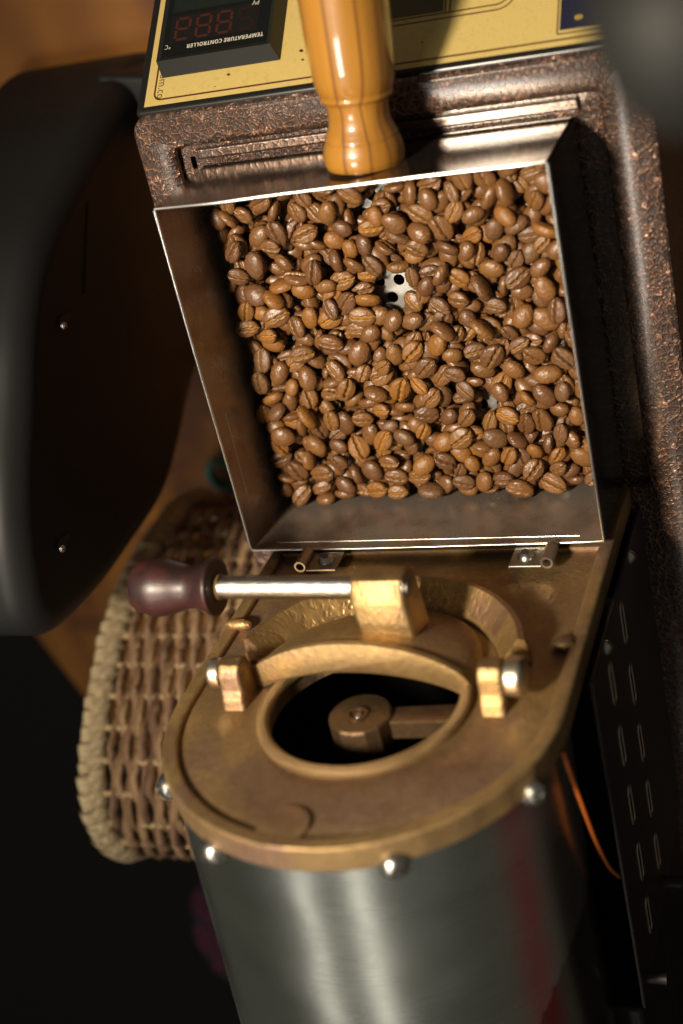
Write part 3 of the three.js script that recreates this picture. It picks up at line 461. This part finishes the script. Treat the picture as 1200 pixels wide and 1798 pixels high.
  const order = beans.map((_, i) => i).sort((a, b) => seen[b] - seen[a]), shown = new Set(order.slice(0, 298)), rest = [];
  const cut = (v, at, words) => words[at.filter((a) => v > a).length];
  const zone = (x, z) => `${cut(x, [-0.046, -0.016, 0.016, 0.046], ['by left wall', 'left of centre', 'mid tray', 'right of centre', 'by right wall'])}, ${cut(z, [0.036, 0.062, 0.088, 0.114], ['handle end', 'above middle', 'middle', 'below middle', 'brass face end'])}`;
  const made = {};
  const up = V(), protos = {};
  beans.forEach((b, i) => {
    const gi = Math.floor(rnd() * beanGeos.length), ti = Math.floor(Math.pow(rnd(), 1.2) * tones.length), qq = b.q;
    up.set(0, 1, 0).applyQuaternion(qq);
    if (!shown.has(i)) { const g = fewGeos[i % 3].clone(); g.applyMatrix4(new THREE.Matrix4().compose(V(b.x, b.y, b.z), qq, V(b.sc, b.sc, b.sc))); rest.push(g); return; }
    const key2 = gi + '_' + ti, m = protos[key2] ? protos[key2].clone() : (protos[key2] = new THREE.Mesh(beanGeos[gi], tones[ti][0]));
    m.name = numbered('coffee_bean'); m.position.set(b.x, b.y, b.z); m.quaternion.copy(qq); m.scale.setScalar(b.sc); m.castShadow = m.receiveShadow = true;
    const pose = up.y > 0.55 ? 'rounded back up' : up.y < -0.55 ? 'creased side up' : 'on its edge';
    const size = b.sc > 1.04 ? 'large ' : b.sc < 0.92 ? 'small ' : '';
    m.userData = { label: `${size}${tones[ti][1]} bean ${pose}, ${zone(b.x, b.z)}`, category: 'coffee bean', group: 'roasted coffee beans in the steel tray' };
    scene.add(m); (made[m.userData.label] ??= []).push(m);
  });
  for (const same of Object.values(made)) {                                // look-alikes in one spot: which of them
    if (same.length < 2) continue;
    same.sort((a, b) => a.position.z - b.position.z); const n = same.length;
    same.forEach((q, i) => { q.userData.label += n === 2 ? [', nearer handle', ', farther from handle'][i] : [', nearest handle', ', second from handle', n === 3 ? ', farthest from handle' : ', third from handle', ', farthest from handle'][i]; });
  }
  const m = new THREE.Mesh(mergeGeometries(rest), tones[0][0]); m.name = 'coffee_beans'; m.castShadow = m.receiveShadow = true;
  m.userData = { label: 'roasted coffee beans lying half buried under the others in the tray', category: 'coffee beans', kind: 'stuff' }; scene.add(m);
}

// ------------------------------------------------------------------ basket lying on its side, mouth to the left
{
  const B = thing('wicker_basket', 'brown wicker basket with thick wrapped pale rim, lying beside the drum', 'basket', [-0.126, -0.2, 0.28]);
  const sec = new THREE.CatmullRomCurve3([[0.2055, -0.145], [0.2055, -0.095], [0.216, -0.06], [0.236, -0.028], [0.258, -0.005], [0.284, 0.0085], [0.305, 0.008], [0.327, -0.006], [0.35, -0.05], [0.357, -0.1], [0.35, -0.155], [0.31, -0.185], [0.262, -0.187], [0.225, -0.178]].map(([z, y]) => V(0, y + 0.196, (0.2075 + (z - 0.2055) * 0.9) - 0.28)), true);
  const L = sec.getLength(), NS = 36, X0 = -0.055, X1 = 0.055, ctr = V(0, 0.105, 0);
  const pts = sec.getSpacedPoints(NS * 6), outw = pts.map((p) => p.clone().sub(ctr).setX(0).normalize());
  for (let w = 0; w < 26; w++) {                                           // one weaver strand per turn, in and out between the stakes
    const x = X0 + 0.007 + w * 0.00405, par = w % 2, r = 0.0021 + 0.0005 * rnd(), ph = rr(-0.3, 0.3);
    const cp = []; for (let i = 0; i < NS * 6; i++) { const o = 0.0026 * Math.cos(Math.PI * (i / 6 + par) + ph) + rr(-0.0006, 0.0006); cp.push(pts[i].clone().addScaledVector(outw[i], o).setX(x + rr(-0.0006, 0.0006))); }
    part(B, 'weaver', new THREE.TubeGeometry(new THREE.CatmullRomCurve3(cp, true), NS * 7, r, 6, true), [wickA, wickB, wickA, wickB, wickA][w % 5]);
  }
  for (let s = 0; s < NS; s++) { const p = pts[s * 6 + 3], o = outw[s * 6 + 3]; part(B, 'stake', rod([X0, p.y + o.y * 0.0003, p.z + o.z * 0.0003], [X1, p.y, p.z], 0.0015, 10), wickC); }
  for (let s = 0; s < 74; s++) {                                            // wrapping of the rim, coil by coil
    const t = s / 74, p = sec.getPointAt(t), d = sec.getTangentAt(t), g = new THREE.TorusGeometry(0.0062 + rr(-0.0004, 0.0005), 0.0004 + rr(0, 0.0003), 8, 22);
    g.scale(1, 1, 7 + rr(-1.5, 1.5)); g.applyQuaternion(new THREE.Quaternion().setFromUnitVectors(V(0, 0, 1), V(0.3 + rr(-0.12, 0.12), d.y, d.z).normalize())); g.translate(X0 - 0.004 + rr(-0.0007, 0.0007), p.y, p.z);
    part(B, 'rim_wrap', g, rimWick);
  }
  part(B, 'rim_core', new THREE.TubeGeometry(new THREE.CatmullRomCurve3(sec.getSpacedPoints(60).slice(0, 60).map((p) => p.clone().setX(X0 - 0.004)), true), 120, 0.0063, 12, true), rimWick);
  const bot = new THREE.Shape(sec.getSpacedPoints(80).map((p) => new THREE.Vector2(p.z, p.y))); part(B, 'basket_bottom', zy(extr(bot, 0.003, 0.0006)).translate(X1 + 0.002, 0, 0), wickA);
}
// ------------------------------------------------------------------ black rounded housing on the left, box, ring, cloth, orange reflection
{
  const h = thing('black_housing', 'big black plastic housing with rounded edges, standing left of the tray', 'housing', [-0.15, -0.2, 0.07]);
  const c = new THREE.CatmullRomCurve3([[-0.012, -0.145], [0.004, -0.09], [0.023, -0.04], [0.044, -0.015], [0.069, 0.004], [0.098, 0.026], [0.124, 0.0385], [0.148, 0.042], [0.162, 0.030], [0.168, -0.004], [0.167, -0.045], [0.163, -0.085], [0.150, -0.112], [0.130, -0.145], [0.115, -0.199], [0.05, -0.2], [-0.015, -0.199]].map(([z, y]) => V(z - 0.07, y + 0.2, 0)), true);
  const N = 120, edge = c.getSpacedPoints(N).slice(0, N), nrm = edge.map((p, i) => { const a = edge[(i + N - 2) % N], b = edge[(i + 2) % N], d = b.clone().sub(a).normalize(); return [d.y, -d.x]; }), R = 0.012;
  const area = edge.reduce((t, p, i) => t + p.x * edge[(i + 1) % N].y - p.y * edge[(i + 1) % N].x, 0), sg = area > 0 ? 1 : -1;
  const prof = []; for (let k = 8; k >= 0; k--) { const a = k / 8 * Math.PI / 2; prof.push([-R * (1 - Math.cos(a)), -R * (1 - Math.sin(a))]); } for (let k = 0; k <= 8; k++) { const a = k / 8 * Math.PI / 2; prof.push([-R * (1 - Math.cos(a)), -0.085 + R * (1 - Math.sin(a))]); }
  const hp = [], hi = []; prof.forEach(([o, x]) => edge.forEach((p, i) => hp.push(x, p.y + sg * nrm[i][1] * o, p.x + sg * nrm[i][0] * o)));
  for (let k = 0; k < prof.length - 1; k++) for (let i = 0; i < N; i++) { const a = k * N + i, b = k * N + (i + 1) % N; hi.push(a, a + N, b, b, a + N, b + N); }
  for (const [k, f] of [[0, 1], [prof.length - 1, 0]]) { const b = hp.length / 3; hp.push(prof[k][1], 0.12, 0.0); for (let i = 0; i < N; i++) f ? hi.push(b, k * N + i, k * N + (i + 1) % N) : hi.push(b, k * N + (i + 1) % N, k * N + i); }
  const hg = new THREE.BufferGeometry(); hg.setAttribute('position', new THREE.Float32BufferAttribute(hp, 3)); hg.setIndex(hi); hg.computeVertexNormals(); hg.setAttribute('uv', new THREE.Float32BufferAttribute(Array.from({ length: hp.length / 3 }, (_, i) => [hp[i * 3 + 2] + hp[i * 3], hp[i * 3 + 1]]).flat(), 2));
  part(h, 'case', hg, plastic);
  for (const [z, y] of [[0.055, -0.042], [0.131, 0.010]]) { const k = new THREE.Shape(); k.absarc(z - 0.07, y + 0.2, 0.0024, -0.5, Math.PI + 0.5); k.lineTo(z - 0.0712, y + 0.192); k.lineTo(z - 0.0688, y + 0.192); k.closePath(); part(h, 'keyhole_shade', zy(extr(k, 0.0006, 0)).translate(0.0005, 0, 0), blackMetal); part(h, 'screw', new THREE.SphereGeometry(0.0016, 16, 10).translate(0.0006, y + 0.2005, z - 0.0685), rodSteel); }  // keyholes are flat black plates, the shade inside put into their colour
  part(h, 'seam', zy(extr(poly([[0.02 - 0.07, 0.11], [0.052 - 0.07, 0.135], [0.0525 - 0.07, 0.1345], [0.0205 - 0.07, 0.1095]]), 0.0006, 0)).translate(0.0004, 0, 0), plastic);
  finish(h);
}
{
  const b = thing('black_box', 'small black box standing on the wood behind the control panel corner', 'box', [-0.150, -0.2, -0.002]);
  const q = box(0.040, 0.042, 0.026, 0, 0.0212, 0, 0.003, 3); part(b, 'case', q, plastic); b.rotation.y = -0.15;
}
{
  const r = new THREE.Mesh(new THREE.TorusGeometry(0.0085, 0.0019, 12, 40).rotateX(Math.PI / 2), STD({ color: lin(0.03, 0.16, 0.14), roughness: 0.55 })); r.name = 'teal_ring'; r.position.set(-0.1835, -0.198, 0.2145);
  r.userData = { label: 'small teal ring lying on the wood beside the basket', category: 'ring' }; r.castShadow = r.receiveShadow = true; scene.add(r);
}
{ // bunched patterned cloth at the table's far corner
  let g = new THREE.IcosahedronGeometry(1, 24); g.deleteAttribute('uv'); g.deleteAttribute('normal'); g = mergeVertices(g, 1e-5); const p = g.attributes.position, uv = [];
  for (let i = 0; i < p.count; i++) { const x = p.getX(i), y = p.getY(i), z = p.getZ(i), w = 1 + 0.22 * (fbm(x * 0.5 + 0.5 + y * 0.3, z * 0.5 + 0.5, 5, 321, 3) - 0.5) + 0.07 * Math.sin(9 * x + 6 * z + 5 * y); p.setXYZ(i, x * 0.036 * w, Math.max(-0.022, y * 0.026 * w), z * 0.055 * w); uv.push(x * 0.6, z * 0.8 + y * 0.4); }
  g.setAttribute('uv', new THREE.Float32BufferAttribute(uv, 2)); g.computeVertexNormals();
  const c = new THREE.Mesh(g, STD({ roughness: 0.95, map: tex(256, (u, v) => { const [a, , id] = worley(u, v, 7, 301); return a < 0.33 ? [0.08, 0.007, 0.026] : id > 0.5 ? [0.015, 0.01, 0.03] : [0.03, 0.005, 0.016]; }, true, 1) })); c.name = 'patterned_cloth';
  c.scale.setScalar(0.85); c.position.set(-0.258, -0.181, 0.556); c.castShadow = c.receiveShadow = true; c.userData = { label: 'bunched dark magenta patterned cloth on the table corner behind the steel drum', category: 'cloth' }; scene.add(c);
}
{
  const c = new THREE.Mesh(tube([[0.0722, 0.1035, 0.153], [0.0735, 0.0985, 0.176], [0.0742, 0.0905, 0.202], [0.0738, 0.0765, 0.228], [0.0735, 0.060, 0.248], [0.0733, 0.045, 0.262]], 0.0007, 60, 10), STD({ color: lin(0.4, 0.09, 0.01), roughness: 0.5 })); c.name = 'orange_reflection';  // thin tube added as the orange reflection on the drum side
  c.userData = { label: 'thin orange tube added as reflection, curving between the steel drum and slotted side sheet', category: 'reflection' }; c.castShadow = c.receiveShadow = true; scene.add(c);
}
{ // near, out of focus: rounded end of a dark grey arm above the panel's right corner
  const a = thing('metal_arm', 'blurred dark grey rounded metal arm close to the lens, upper right corner', 'arm', [0.1375, 0.2252, -0.0815]);
  const d = V(0.93, -0.16, -0.32).normalize().toArray();
  part(a, 'arm_end', along(lathe([[0.0001, 0], [0.008, 0.0012], [0.014, 0.006], [0.017, 0.013], [0.0178, 0.024], [0.0178, 0.1]], 40), [-0.004, 0, 0], d), STD({ color: lin(0.022, 0.022, 0.02), roughness: 0.6, metalness: 0.3 }));
}
renderer.render(scene, camera);
